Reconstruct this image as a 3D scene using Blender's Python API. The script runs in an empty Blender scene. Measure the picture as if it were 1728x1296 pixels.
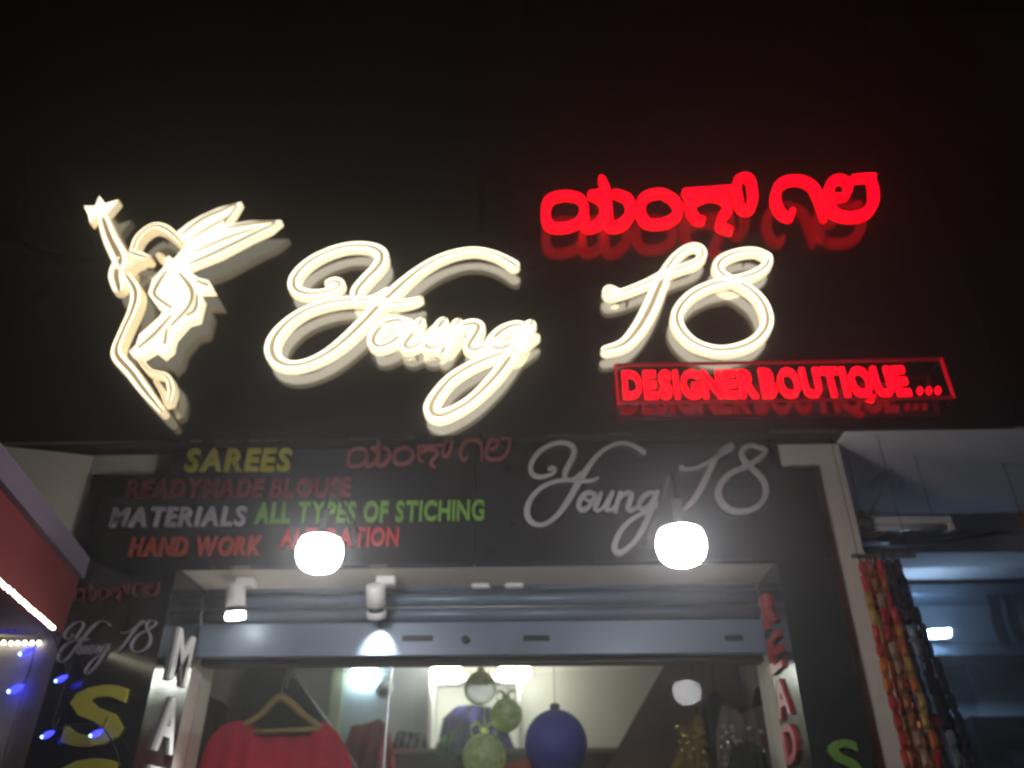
import bpy, bmesh, math, random
from mathutils import Vector
random.seed(7)
scene = bpy.context.scene
COL = scene.collection

# ------------------------------------------------------------------ camera
FPX, PITCH, YAW, CAMZ = 1347.0, math.radians(31.4), math.radians(2.0), 1.5
cd = bpy.data.cameras.new('camera'); cam = bpy.data.objects.new('camera', cd); COL.objects.link(cam)
cam.location = (0, 0, CAMZ); cam.rotation_euler = (math.pi/2 + PITCH, 0, YAW)
cd.sensor_width = 36; cd.lens = 36*FPX/1728; cd.clip_start = 0.05; cd.clip_end = 500
cd.dof.use_dof = True; cd.dof.focus_distance = 1.5; cd.dof.aperture_fstop = 2.3
scene.camera = cam
# ------------------------------------------------------------------ world (night sky)
w = bpy.data.worlds.new('World'); scene.world = w; w.use_nodes = True
nt = w.node_tree; bg = nt.nodes['Background']
sky = nt.nodes.new('ShaderNodeTexSky'); sky.sky_type = 'NISHITA'; sky.sun_disc = False
sky.sun_elevation = math.radians(-7); sky.sun_rotation = math.radians(200)
nt.links.new(sky.outputs[0], bg.inputs[0]); bg.inputs[1].default_value = 0.08
scene.view_settings.view_transform = 'Standard'; scene.view_settings.look = 'None'
scene.view_settings.exposure = 0.0; scene.view_settings.gamma = 1.0
scene.cycles.max_bounces = 5; scene.cycles.diffuse_bounces = 3; scene.cycles.glossy_bounces = 3; scene.cycles.volume_bounces = 0; scene.cycles.caustics_reflective = False; scene.cycles.caustics_refractive = False; scene.cycles.use_denoising = True; scene.cycles.use_adaptive_sampling = True; scene.cycles.adaptive_threshold = .04
scene.cycles.sample_clamp_indirect = 4.0

# pixel of the photograph -> direction -> point on a real plane
FWD = Vector((-math.sin(YAW)*math.cos(PITCH), math.cos(YAW)*math.cos(PITCH), math.sin(PITCH)))
RGT = Vector((math.cos(YAW), math.sin(YAW), 0)); UP = RGT.cross(FWD)
CAM = Vector((0, 0, CAMZ))
def ray(px, py): return FPX*FWD + (px-864)*RGT - (py-648)*UP
def onY(px, py, Y):
    d = ray(px, py); return CAM + d*(Y/d.y)
def onZ(px, py, Z):
    d = ray(px, py); return CAM + d*((Z-CAMZ)/d.z)
def pxsize(P): return (Vector(P)-CAM).dot(FWD)/FPX       # metres per pixel at P

# ------------------------------------------------------------------ materials
MATS = {}
def mat(name, col, rough=.6, metal=0, spec=.5, noise=0, nscale=8, bump=0, bscale=60, coat=0):
    if name in MATS: return MATS[name]
    m = bpy.data.materials.new(name); m.use_nodes = True; n = m.node_tree; p = n.nodes['Principled BSDF']
    p.inputs['Base Color'].default_value = (*col, 1); p.inputs['Roughness'].default_value = rough
    p.inputs['Metallic'].default_value = metal; p.inputs['Specular IOR Level'].default_value = spec
    p.inputs['Coat Weight'].default_value = coat; p.inputs['Coat Roughness'].default_value = .08
    tc = n.nodes.new('ShaderNodeTexCoord')
    if noise:
        t = n.nodes.new('ShaderNodeTexNoise'); t.inputs['Scale'].default_value = nscale; t.inputs['Detail'].default_value = 6
        n.links.new(tc.outputs['Object'], t.inputs['Vector'])
        mx = n.nodes.new('ShaderNodeMix'); mx.data_type = 'RGBA'
        mx.inputs[6].default_value = (*[c*(1-noise) for c in col], 1); mx.inputs[7].default_value = (*[min(1, c*(1+noise)) for c in col], 1)
        n.links.new(t.outputs['Fac'], mx.inputs[0]); n.links.new(mx.outputs[2], p.inputs['Base Color'])
        mr = n.nodes.new('ShaderNodeMapRange'); mr.inputs[3].default_value = max(.02, rough*.75); mr.inputs[4].default_value = min(1, rough*1.25)
        n.links.new(t.outputs['Fac'], mr.inputs[0]); n.links.new(mr.outputs[0], p.inputs['Roughness'])
    if bump:
        b = n.nodes.new('ShaderNodeTexNoise'); b.inputs['Scale'].default_value = bscale; b.inputs['Detail'].default_value = 4
        n.links.new(tc.outputs['Object'], b.inputs['Vector'])
        bp = n.nodes.new('ShaderNodeBump'); bp.inputs['Strength'].default_value = bump; bp.inputs['Distance'].default_value = .01
        n.links.new(b.outputs['Fac'], bp.inputs['Height']); n.links.new(bp.outputs[0], p.inputs['Normal'])
    MATS[name] = m; return m
def emis(name, col, strength):
    if name in MATS: return MATS[name]
    m = bpy.data.materials.new(name); m.use_nodes = True; p = m.node_tree.nodes['Principled BSDF']
    p.inputs['Base Color'].default_value = (*[min(.8, c*.8) for c in col], 1); p.inputs['Roughness'].default_value = .4
    p.inputs['Emission Color'].default_value = (*col, 1); p.inputs['Emission Strength'].default_value = strength
    MATS[name] = m; return m
def glass(name, tint=(.95, .98, .97), ior=1.45):
    m = bpy.data.materials.new(name); m.use_nodes = True; n = m.node_tree; n.nodes.remove(n.nodes['Principled BSDF'])
    o = n.nodes['Material Output']; t = n.nodes.new('ShaderNodeBsdfTransparent'); g = n.nodes.new('ShaderNodeBsdfGlossy')
    t.inputs[0].default_value = (*tint, 1); g.inputs['Roughness'].default_value = .03
    f = n.nodes.new('ShaderNodeFresnel'); f.inputs[0].default_value = ior; x = n.nodes.new('ShaderNodeMixShader')
    n.links.new(f.outputs[0], x.inputs[0]); n.links.new(t.outputs[0], x.inputs[1]); n.links.new(g.outputs[0], x.inputs[2])
    n.links.new(x.outputs[0], o.inputs[0]); return m
BLACK = mat('glossy_black_composite_sheet', (.015, .015, .0155), .14, 0, 1.0, .4, 2.2, .10, 2.5)
BLACKC = mat('black_cladding_sheet', (.017, .0165, .018), .17, 0, .7, .5, 3, .06, 3.5)
BEIGE = mat('beige_wall_paint', (.64, .57, .48), .85, 0, .3, .10, 5, .15, 50)
CREAM = mat('cream_ceiling_paint', (.74, .65, .53), .9, 0, .3, .08, 3, .1, 40)
GREYC = mat('grey_ceiling_paint', (.74, .71, .69), .9, 0, .3, .15, 3, .15, 40)
GREYW = mat('grey_plaster', (.60, .56, .53), .9, 0, .3, .15, 4, .2, 40)
DARK = mat('dark_metal', (.03, .03, .03), .45, .3)
WHITEP = mat('white_plastic', (.75, .73, .70), .4)
L_FACE = emis('white_led_face', (1, .92, .70), 2.7)
L_BACK = emis('white_led_back', (1, .90, .68), 6.0)
L_SIDE = emis('warm_led_side', (1, .82, .52), 1.3)
L_BAND = emis('warm_led_groove', (1, .80, .48), .45)
L_MIDB = emis('warm_led_dim_groove', (1, .78, .46), .30)
L_MID = emis('warm_led_dim_face', (1, .87, .60), 2.4)
L_MIDS = emis('warm_led_dim_side', (1, .80, .48), .75)
R_FACE = emis('red_led_face', (1, .0, .012), 2.1)
R_SIDE = emis('red_led_side', (1, .0, .008), 1.8)
R_DIM = emis('red_acrylic_glow', (.5, .0, .012), .10)
R_DIM2 = emis('red_acrylic_edge', (1, .0, .02), .35)

# ------------------------------------------------------------------ mesh helpers
def link(name, bm, mats, parent=None, smooth=False):
    me = bpy.data.meshes.new(name); bm.normal_update(); bm.to_mesh(me); bm.free()
    for m in (mats if isinstance(mats, (list, tuple)) else [mats]): me.materials.append(m)
    if smooth: me.polygons.foreach_set('use_smooth', [True]*len(me.polygons))
    o = bpy.data.objects.new(name, me); COL.objects.link(o); o.parent = parent; return o
def tag(o, label, cat, group=None, kind=None):
    o['label'] = label; o['category'] = cat
    if group: o['group'] = group
    if kind: o['kind'] = kind
    return o
def struct(o, label=None):
    o['kind'] = 'structure'
    if label: o['label'] = label
    return o
def thing(name, label, cat, loc=(0, 0, 0), group=None):
    o = bpy.data.objects.new(name, None); COL.objects.link(o); o.location = loc; o.empty_display_size = .1
    return tag(o, label, cat, group)
def world_child(o, parent):          # parts are modelled in world coordinates; keep them there under a moved Empty
    o.parent = parent; o.matrix_parent_inverse = parent_inv(parent); return o
def parent_inv(p):
    from mathutils import Matrix
    return Matrix.Translation(-Vector(p.location))
def P(name, bm, mats, parent, smooth=False): return world_child(link(name, bm, mats, None, smooth), parent)
def box(x0, x1, y0, y1, z0, z1, bev=0, bm=None):
    own = bm is None; b = bmesh.new()
    vs = [b.verts.new((x, y, z)) for x in (x0, x1) for y in (y0, y1) for z in (z0, z1)]
    for f in ((0, 1, 3, 2), (4, 6, 7, 5), (0, 4, 5, 1), (2, 3, 7, 6), (0, 2, 6, 4), (1, 5, 7, 3)): b.faces.new([vs[i] for i in f])
    bmesh.ops.recalc_face_normals(b, faces=b.faces)
    if bev: bmesh.ops.bevel(b, geom=b.edges[:], offset=bev, segments=1, affect='EDGES')
    if own: return b
    me = bpy.data.meshes.new('t'); b.to_mesh(me); b.free(); bm.from_mesh(me); bpy.data.meshes.remove(me); return bm
def prism(pts, y0, y1, bm=None):     # outline in XZ, thickness along Y
    b = bm or bmesh.new()
    f = [b.verts.new((x, y0, z)) for x, z in pts]; k = [b.verts.new((x, y1, z)) for x, z in pts]
    fs = [b.faces.new(f), b.faces.new(k[::-1])]
    n = len(pts)
    for i in range(n): fs.append(b.faces.new((f[i], k[i], k[(i+1) % n], f[(i+1) % n])))
    bmesh.ops.recalc_face_normals(b, faces=fs); return b
def tube(pts, r, seg=8, bm=None, closed=False):
    b = bm or bmesh.new(); pts = [Vector(p) for p in pts]; n = len(pts); rings = []
    rr = r if isinstance(r, (list, tuple)) else [r]*n
    for i, p in enumerate(pts):
        t = (pts[min(i+1, n-1)] - pts[max(i-1, 0)]).normalized()
        a = t.orthogonal() if abs(t.z) > .95 else t.cross(Vector((0, 0, 1)))
        a.normalize(); c = t.cross(a)
        if rings:
            pass
        rings.append([b.verts.new(p + rr[i]*(math.cos(q)*a + math.sin(q)*c)) for q in [2*math.pi*k/seg for k in range(seg)]])
    for i in range(n-1):
        for k in range(seg): b.faces.new((rings[i][k], rings[i][(k+1) % seg], rings[i+1][(k+1) % seg], rings[i+1][k]))
    b.faces.new(rings[0][::-1]); b.faces.new(rings[-1]); return b
def lathe(prof, c=(0, 0, 0), seg=24, axis=None, bm=None, k=1):   # profile (r, h) round the Z axis (or a given axis)
    b = bm or bmesh.new(); c = Vector(c); ax = Vector(axis or (0, 0, 1)).normalized(); prof = [(r*k, h*k) for r, h in prof]
    u = ax.orthogonal().normalized(); v = ax.cross(u); rings = []
    for r, h in prof: rings.append([b.verts.new(c + ax*h + r*(math.cos(q)*u + math.sin(q)*v)) for q in [2*math.pi*k/seg for k in range(seg)]])
    for i in range(len(prof)-1):
        for k in range(seg): b.faces.new((rings[i][k], rings[i][(k+1) % seg], rings[i+1][(k+1) % seg], rings[i+1][k]))
    b.faces.new(rings[0][::-1]); b.faces.new(rings[-1])
    bmesh.ops.recalc_face_normals(b, faces=b.faces); return b
def catmull(pts, n=6):
    out = []; m = len(pts)
    for i in range(m-1):
        p0, p1, p2, p3 = pts[max(i-1, 0)], pts[i], pts[i+1], pts[min(i+2, m-1)]
        for k in range(n):
            t = k/n
            out.append(tuple(.5*(2*b + (c-a)*t + (2*a-5*b+4*c-d)*t*t + (3*b-a-3*c+d)*t**3) for a, b, c, d in zip(p0, p1, p2, p3)))
    out.append(tuple(pts[-1])); return out
def ribbon(path, yf, yb, bev=.004, n=6, bm=None, groove=0):
    """a drawn stroke of a raised letter: path = (x, z, width) in metres, front at yf, back at yb"""
    b = bm or bmesh.new(); s = catmull(path, n)
    def ext(p, q):
        d = Vector((p[0]-q[0], p[1]-q[1])); d = d.normalized() if d.length > 1e-9 else Vector((1, 0)); h = p[2]/2
        return [(p[0]+d.x*h*a, p[1]+d.y*h*a, p[2]*f) for a, f in ((.45, .89), (.8, .6), (.98, .2))]
    s = ext(s[0], s[1])[::-1] + s + ext(s[-1], s[-2])
    rows = []
    for i, p in enumerate(s):
        a, c = s[max(i-1, 0)], s[min(i+1, len(s)-1)]
        t = Vector((c[0]-a[0], c[1]-a[1])); t = t.normalized() if t.length > 1e-9 else Vector((1, 0)); nx, nz = -t.y, t.x
        h = max(p[2]/2, .001); e = min(bev, h*.6)
        g1 = h*groove
        prof = [(-h, yb), (-h, yf+bev), (-(h-e), yf), (h-e, yf), (h, yf+bev), (h, yb)]
        if groove: prof = [(-h, yb), (-h, yf+bev), (-(h-e), yf), (-g1, yf), (-g1*.8, yf+.006), (g1*.8, yf+.006), (g1, yf), (h-e, yf), (h, yf+bev), (h, yb)]
        rows.append([b.verts.new((p[0]+nx*o, y, p[1]+nz*o)) for o, y in prof])
    for i in range(len(rows)-1):
        K = len(rows[i])
        for k in range(K):
            f = b.faces.new((rows[i][k], rows[i+1][k], rows[i+1][(k+1) % K], rows[i][(k+1) % K]))
            f.material_index = (2 if k in (3, 4, 5) else 0 if k in (2, 6) else 3 if k == 9 else 1) if groove else (0 if k in (2, 5) else 1)
    for r in (rows[0], rows[-1]): b.faces.new(r).material_index = 1
    bmesh.ops.recalc_face_normals(b, faces=b.faces); return b

# ------------------------------------------------------------------ key planes
YC = 2.70            # front of the black cladding
YW = 2.745           # front of the masonry wall
YF = 2.63            # front of the big fascia
YS = 3.00            # rolling shutter
ZF = onY(864, 733, YF).z                      # fascia underside = porch ceilings
ZFT = onY(864, -60, YF).z
ZL = onY(805, 950, YC).z                      # underside of the head panel
ZST = (onY(230, 810, YC).z + onY(1340, 790, YC).z)/2   # steps in the head panel
XLO, XRO = onY(180, 810, YC).x, onY(1372, 795, YC).x    # outer edges of the cladding
XLS, XRS = onY(286, 775, YC).x, onY(1306, 765, YC).x    # step edges
XLI, XRI = onY(300, 955, YC).x, onY(1310, 947, YC).x    # opening
XWL, XWR = onY(165, 755, YW).x, onY(1412, 740, YW).x    # masonry edges
print('PLANES', ZF, ZFT, ZL, ZST, XLO, XRO, XLS, XRS, XLI, XRI, XWL, XWR)

# ------------------------------------------------------------------ ground
g = link('street', box(-30, 30, -30, 40, -.4, 0), mat('asphalt', (.05, .05, .05), .9, 0, .3, .3, 20, .4, 120)); struct(g)
pv = link('pavement', box(-12, 12, 1.2, 9, .002, .13, .01), mat('concrete_pavement', (.25, .24, .22), .9, 0, .3, .2, 9, .3, 80)); struct(pv)

# ------------------------------------------------------------------ shop building (masonry)
sb = thing('shop_building', 'beige masonry shop front with two pillars and a deep doorway head', 'building', (0, YW, .13))
YR = 5.35
P('pillar', box(XWL, XLI-.02, YW, YS+.25, .13, ZF-.002), BEIGE, sb)
P('pillar', box(XRI+.02, XWR, YW, YS+.25, .13, ZF-.002), BEIGE, sb)
P('lintel', box(XLI-.018, XRI+.018, YW, YS+.25, ZL+.004, ZF-.004), BEIGE, sb)
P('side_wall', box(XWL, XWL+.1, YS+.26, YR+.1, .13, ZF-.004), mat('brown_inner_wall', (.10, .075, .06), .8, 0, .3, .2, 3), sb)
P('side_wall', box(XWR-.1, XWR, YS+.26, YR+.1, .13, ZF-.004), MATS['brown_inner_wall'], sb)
P('back_wall', box(XWL+.102, XWR-.102, YR, YR+.1, .13, ZF-.004), mat('cream_inner_wall', (.72, .71, .62), .8, 0, .3, .06, 4, .1, 30), sb)
P('inner_ceiling', box(XWL+.102, XWR-.102, YS+.26, YR-.002, 2.80, 2.88), mat('inner_ceiling_paint', (.45, .42, .38), .85), sb)
P('inner_floor', box(XWL+.102, XWR-.102, YS-.2, YR-.002, .132, .16), mat('floor_tile', (.4, .36, .3), .3), sb)
P('upper_wall', box(-4.2, 4.0, YF+.34, YF+.6, ZF+.13, ZFT-.1), mat('upper_plaster', (.2, .19, .18), .9, 0, .3, .2, 3), sb)

# ------------------------------------------------------------------ big fascia
fx0, fx1 = -4.0, onY(1712, 705, YF).x
fa = thing('fascia_board', 'big glossy black fascia board above the shop carrying the glowing signs', 'signboard', (0, YF, ZF))
xs = [fx0, -2.62, -1.22, .10, 1.35, fx1]
for a, b_ in zip(xs, xs[1:]):
    P('sheet', box(a+.0004, b_-.0004, YF, YF+.02, ZF+.0, ZFT, 0), BLACK, fa)
P('frame', box(fx0+.02, fx1-.02, YF+.022, YF+.33, ZF+.012, ZFT-.02), DARK, fa)

# ------------------------------------------------------------------ porch ceilings either side
CR = thing('porch_ceiling', 'grey porch ceiling over the neighbouring blue-lit shop', 'ceiling', (2.4, 3.2, ZF))
YRB = onZ(1560, 905, ZF).y
P('slab', box(XWR+.003, 6, YF+.34, YRB+3, ZF+.004, ZF+.12), GREYC, CR)
P('front_strip', box(XWR+.003, 6, YF+.024, YF+.336, ZF+.001, ZF+.01), GREYC, CR)

# ------------------------------------------------------------------ left: red side board, trim, LED strips, grey wall
B = onY(150, 952, YW); A = onZ(0, 762, B.z)
ZTOP = B.z
dirAB = (B-A); dirAB.z = 0; dirAB.normalize(); nrm = Vector((dirAB.y, -dirAB.x, 0))      # faces the shop front
def on_red(px, py, off=0):
    d = ray(px, py); o = A + nrm*off; t = (o-CAM).dot(nrm)/d.dot(nrm); return CAM + d*t
L0, L1 = on_red(0, 985), on_red(85, 1050)
ZR = (L0.z*.5+L1.z*.5)
def wallcut(off, Y): return A + nrm*off + dirAB*((Y-(A+nrm*off).y)/dirAB.y)
B2 = wallcut(0, YW-.06); A2 = A - dirAB*.35
print('RED', A, B, L0, L1, ZR, YRB)
def slab(p, q, th, z0, z1):          # wall strip in plan from p to q, thickness behind the face
    b = bmesh.new(); back = -nrm*th
    c = [p, q, q+back, p+back]
    lo = [b.verts.new((v.x, v.y, z0)) for v in c]; hi = [b.verts.new((v.x, v.y, z1)) for v in c]
    b.faces.new(lo[::-1]); b.faces.new(hi)
    for i in range(4): b.faces.new((lo[i], lo[(i+1) % 4], hi[(i+1) % 4], hi[i]))
    bmesh.ops.recalc_face_normals(b, faces=b.faces); return b
RB = thing('neighbour_signboard', 'long red side board of the neighbouring shop under the cream ceiling', 'signboard', (A.x, A.y, ZR))
REDM = mat('red_board_paint', (.19, .022, .028), .6, 0, .4, .15, 3)
P('board', slab(A2, B2, .05, ZR, ZTOP-.075), REDM, RB)
P('top_trim', slab(A2+nrm*.02, wallcut(.02, YW-.06), .09, ZTOP-.073, ZTOP), mat('mauve_trim_paint', (.17, .13, .18), .7, 0, .3, .1, 4), RB)
P('underside', slab(A2-nrm*.052, wallcut(-.052, YW-.06)-dirAB*.02, .5, ZR+.012, ZR+.04), mat('plum_underside_paint', (.18, .03, .06), .7), RB)
YLB = YW+.001
BWL = thing('neighbour_wall', 'beige wall and grey lower plaster left of the black pillar', 'wall', (-2.6, YLB, .13))
b = box(-2.6, XWL-.004, YLB, YLB+.2, ZR+.01, ZF-.004)
for v in b.verts:
    if v.co.x < -2.5 and v.co.y < YLB+.1: v.co.y -= .105*(XWL+2.6)/(XWL-onY(0, 752, YF+.03).x)
P('upper_plaster', b, CREAM, BWL)
P('lower_plaster', box(-5, XWL-.004, YLB+.002, YLB+.2, .13, ZR+.006), GREYW, BWL)
WIRE = mat('thin_black_wire', (.02, .02, .02), .5)
LED_W = emis('cream_led_bead', (1, .93, .68), 7.0)
beadm = bpy.data.meshes.new('led_bead'); b = lathe([(.002, -.007), (.006, -.004), (.007, 0), (.006, .004), (.002, .007)], seg=8); b.to_mesh(beadm); b.free(); beadm.materials.append(LED_W)
def led_strip(label, p, q, n):
    t = thing('led_strip', label, 'led strip', p, 'led strips on the neighbouring red board')
    P('strip', tube([p, q], .004, 6), WIRE, t)
    for i in range(n):
        o = bpy.data.objects.new('led', beadm); COL.objects.link(o); o.parent = t
        o.location = (q-p)*((i+.5)/n) + nrm*.006 - Vector((0, .004, .006)) + Vector((random.uniform(-1, 1), 0, random.uniform(-1, 1)))*.0015
s0 = L0 - dirAB*.10; s0.z = ZR-.008; s1 = Vector((L1.x, L1.y, ZR-.008)) + dirAB*.0
led_strip('cream led strip slanting along the lower edge of the red board', s0 + nrm*.012, s1 + nrm*.012, 30)
hz = ZR-.006
led_strip('cream led strip running level across the grey wall below the red board', Vector((-2.3, YLB-.012, hz)), Vector((onY(84, 1050, YLB).x, YLB-.012, hz)), 24)
# blue fairy lights
BLUE = emis('blue_fairy_led', (.025, .03, 1), 5.0); BLUE2 = emis('blue_fairy_led_core', (.25, .4, 1), 8.0)
def fairy(px, py, Y, label, top, s=1):
    p = onY(px, py, Y); t = thing('fairy_light', label, 'fairy light', p, 'blue fairy lights')
    ax = Vector((.85, 0, .45))
    fb = P('bulb', lathe([(.003*s, -.022*s), (.009*s, -.016*s), (.012*s, 0), (.009*s, .016*s), (.003*s, .026*s)], p, 10, ax), BLUE, t, True)
    P('tip', lathe([(.002*s, -.006*s), (.006*s, -.003*s), (.006*s, .003*s), (.002*s, .006*s)], p-ax*.018*s-Vector((0, .006*s, 0)), 8), BLUE2, fb, True)
    P('wire', tube([p+ax*.02*s, p+ax*.03*s+Vector((0, .004, .04)), Vector((p.x+.02, p.y+.005, top))], .0018, 5), WIRE, t)
fairy(45, 1100, YLB-.03, 'upper blue fairy light on the grey wall left of the black pillar', hz-.012)
fairy(26, 1163, YLB-.03, 'lower blue fairy light on the grey wall left of the black pillar', hz-.012)
fairy(22, 1040, YLB-.06, 'blue fairy light under the red board near the corner of led strips', ZR+.018, .9)
fairy(3, 1022, YLB-.10, 'blue fairy light under the red board cut by the photo edge', ZR+.018, .9)

YP_ = YC-.05  # added bulbs imitating blue reflections in the glossy black pillar
for px, py, lb in ((103, 1146, 'added dim blue light imitating a reflection in the black pillar under the small cursive name'), (80, 1240, 'added blue light imitating a reflection in the black pillar left of the yellow letter'), (162, 1238, 'added blue light imitating a reflection in the black pillar across the yellow letter')):
    fairy(px, py, YP_, lb, onY(px, py, YP_).z+.035, .8)
o = link('cable', tube([Vector(v) for v in catmull([tuple(onY(84, 1052, YLB-.02)), tuple(onY(100, 1100, YP_)), tuple(onY(112, 1136, YP_)), tuple(onY(98, 1190, YP_)), tuple(onY(90, 1229, YP_)), tuple(onY(130, 1222, YP_)), tuple(onY(172, 1227, YP_)), tuple(onY(200, 1280, YP_)), tuple(onY(190, 1330, YC-.001))], 5)], .002, 5), WIRE)  # cable added to carry the bulbs that imitate reflections
tag(o, 'added thin black wire joining the imitated reflections on the left pillar', 'cable')

# ------------------------------------------------------------------ lettering artwork (pixel strokes)
def z2p(pts, ox, oy, s, ws=1): return [(ox+x/s, oy+y/s, wd/s*ws) for x, y, wd in pts]
YOUNG = {   # from the grey lettering on the head panel
 'Y': [[(395,352,34),(425,342,40),(452,362,36),(425,400,30),(335,430,36),(258,424,44),(215,385,48),(212,310,48),(262,218,44),(350,142,40),(450,97,38),(550,92,42),(622,122,50),(644,178,56),(628,240,56),(588,312,56),(552,388,54),(552,440,44),(585,464,34),(645,448,28),(705,395,28)],
       [(1338,186,42),(1290,152,34),(1220,116,28),(1130,96,26),(1040,112,28),(950,158,34),(870,226,40),(800,312,50),(740,402,60),(680,495,62),(620,605,60),(550,720,56),(470,820,46),(380,888,38),(290,912,40),(215,882,54),(176,808,62),(182,720,58),(232,622,46),(312,542,38),(410,492,34),(500,470,32),(600,464,30),(700,474,30),(790,474,30),(850,458,24),(884,440,14)]],
 'o': [[(850,622,30),(800,592,38),(738,612,46),(694,680,52),(690,738,48),(724,768,40),(782,738,40),(832,668,44),(852,612,36),(838,596,26)],[(735,640,20),(790,672,22),(850,655,22),(890,632,18)]],
 'u': [[(908,596,40),(874,690,50),(852,748,44),(882,766,34),(934,726,30),(984,640,30)],[(1022,592,46),(974,700,50),(962,752,40),(1002,762,30),(1046,726,26),(1075,680,20)]],
 'n': [[(1100,598,44),(1072,690,50),(1052,776,44)],[(1064,720,26),(1112,632,32),(1170,597,42),(1212,616,48),(1194,690,52),(1178,744,44),(1208,768,32),(1262,738,26),(1295,700,20)]],
 'g': [[(1456,606,34),(1400,590,38),(1332,630,46),(1292,700,50),(1304,742,42),(1352,742,36),(1404,696,38),(1452,612,40)],[(1470,588,46),(1432,700,52),(1390,812,54),(1330,942,52),(1240,1080,44),(1142,1168,46),(1080,1190,52),(1044,1150,60),(1056,1075,56),(1112,962,46),(1200,872,40),(1310,802,34),(1430,742,28),(1512,662,14)]]}
YOUNG = {k: [z2p(s, 860, 730, 5.893) for s in v] for k, v in YOUNG.items()}
EIGHTEEN = {'1': [[(978,190,26),(990,196,16),(1045,190,14),(1110,158,18),(1172,118,26),(1212,96,24),(1206,82,16),(1164,112,20),(1120,182,26),(1080,262,28),(1040,332,26),(992,384,14)]],
            '8': [[(1360,100,18),(1305,84,18),(1262,112,22),(1272,154,24),(1320,202,24),(1364,252,24),(1374,312,24),(1338,370,24),(1270,396,26),(1200,384,28),(1152,330,30),(1160,270,28),(1210,216,24),(1290,180,24),(1352,140,24),(1374,108,18),(1352,92,14)]]}
EIGHTEEN = {k: [z2p(s, 800, 720, 2.787) for s in v] for k, v in EIGHTEEN.items()}
LIT18 = {'1': [[(158,262,30),(128,248,26),(112,262,26),(130,280,30),(200,262,36),(290,226,36),(360,190,36),(430,165,34),(508,136,34),(540,98,34),(522,66,32),(478,68,32),(424,106,36),(384,160,46),(352,232,70),(312,325,80),(260,420,76),(194,494,60),(112,522,42)]],
         '8': [[(822,104,34),(770,84,34),(695,92,40),(626,122,46),(606,160,46),(640,198,44),(722,238,46),(794,300,52),(826,380,54),(806,446,52),(736,500,50),(620,524,48),(510,496,50),(440,430,54),(428,360,54),(484,284,48),(575,236,44),(680,212,42),(768,186,42),(822,148,40),(830,112,32)]]}
LIT18 = {k: [z2p(s, 980, 390, 2.618, .62) for s in v] for k, v in LIT18.items()}
KAN = {'ya': [[(288,226,30),(262,188,38),(190,176,42),(126,200,42),(110,262,42),(130,316,42),(200,322,42),(262,296,36),(290,240,34)],
              [(280,205,30),(288,270,36),(296,322,40),(346,312,42),(378,262,40),(370,205,36),(318,176,30)],
              [(316,172,24),(360,166,30),(384,150,34),(366,106,30)],[(388,160,34),(396,250,36),(404,318,42),(456,312,44),(496,262,42),(486,196,40),(430,170,30)]],
       'anusvara': [[(700,200,40),(640,166,40),(566,184,42),(542,240,42),(570,300,42),(640,306,42),(700,278,42),(716,232,42),(690,190,38)]],
       'ga': [[(750,164,32),(850,158,34),(955,150,34)],[(764,172,36),(772,240,38),(796,284,38),(822,292,32)],[(790,210,26),(850,182,34),(918,192,38),(946,232,40),(918,276,38),(908,318,36),(950,338,30)],
              [(980,165,28),(986,112,34),(1022,92,38),(1048,112,38),(1058,190,42),(1040,240,42),(1004,236,38),(990,180,34),(984,130,30)]],
       'one': [[(1238,252,26),(1222,278,34),(1184,256,40),(1162,206,42),(1170,146,42),(1210,112,42),(1272,108,42),(1328,134,42),(1358,190,40),(1384,280,26)]],
       'eight': [[(1440,186,28),(1480,178,32),(1494,132,34),(1456,102,36),(1412,128,40),(1406,196,42),(1426,254,42),(1486,276,44),(1560,266,44),(1604,222,44),(1610,160,40),(1596,104,32)],[(1516,102,26),(1560,98,30),(1608,94,22)]]}
KAN = {k: [z2p(s, 880, 260, 2.70, .95) for s in v] for k, v in KAN.items()}

def fit(src, dst, Ys, Yd):       # affine in the planes of the two boards
    def xz(p, Y): v = onY(p[0], p[1], Y); return v.x, v.z
    S = [xz(p, Ys) for p in src]; T = [xz(p, Yd) for p in dst]
    def solve(t):
        M = [[0.0]*4 for _ in range(3)]
        for (x, z), v in zip(S, t):
            r = (x, z, 1)
            for i in range(3):
                for j in range(3): M[i][j] += r[i]*r[j]
                M[i][3] += r[i]*v
        for i in range(3):
            pv_ = max(range(i, 3), key=lambda k: abs(M[k][i])); M[i], M[pv_] = M[pv_], M[i]
            for k in range(3):
                if k != i:
                    f_ = M[k][i]/M[i][i]; M[k] = [a-f_*c for a, c in zip(M[k], M[i])]
        return [M[i][3]/M[i][i] for i in range(3)]
    ax, az = solve([t[0] for t in T]), solve([t[1] for t in T])
    sc = math.sqrt(abs(ax[0]*az[1]-ax[1]*az[0]))
    return lambda x, z: (ax[0]*x+ax[1]*z+ax[2], az[0]*x+az[1]*z+az[2]), sc
def to_plane(stroke, Y, T=None, sc=1, wmul=1, wadd=0):
    out = []
    for x, y, wd in stroke:
        p = onY(x, y, Y); m = pxsize(p); a, c = (p.x, p.z) if T is None else T(p.x, p.z)
        out.append((a, c, wd*m*sc*wmul+wadd))
    return out
def script_letters(parent, art, Y, yf, yb, mats, T=None, sc=1, wmul=1, wadd=0, bev=.004, name='letter', groove=0):
    i = 0
    for k, strokes in art.items():
        b = bmesh.new()
        for s in strokes:
            ribbon(to_plane(s, Y, T, sc, wmul, wadd), yf-.0016*(i % 4), yb, bev, 6, b, groove); i += 1
        P(name, b, mats, parent)

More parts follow.
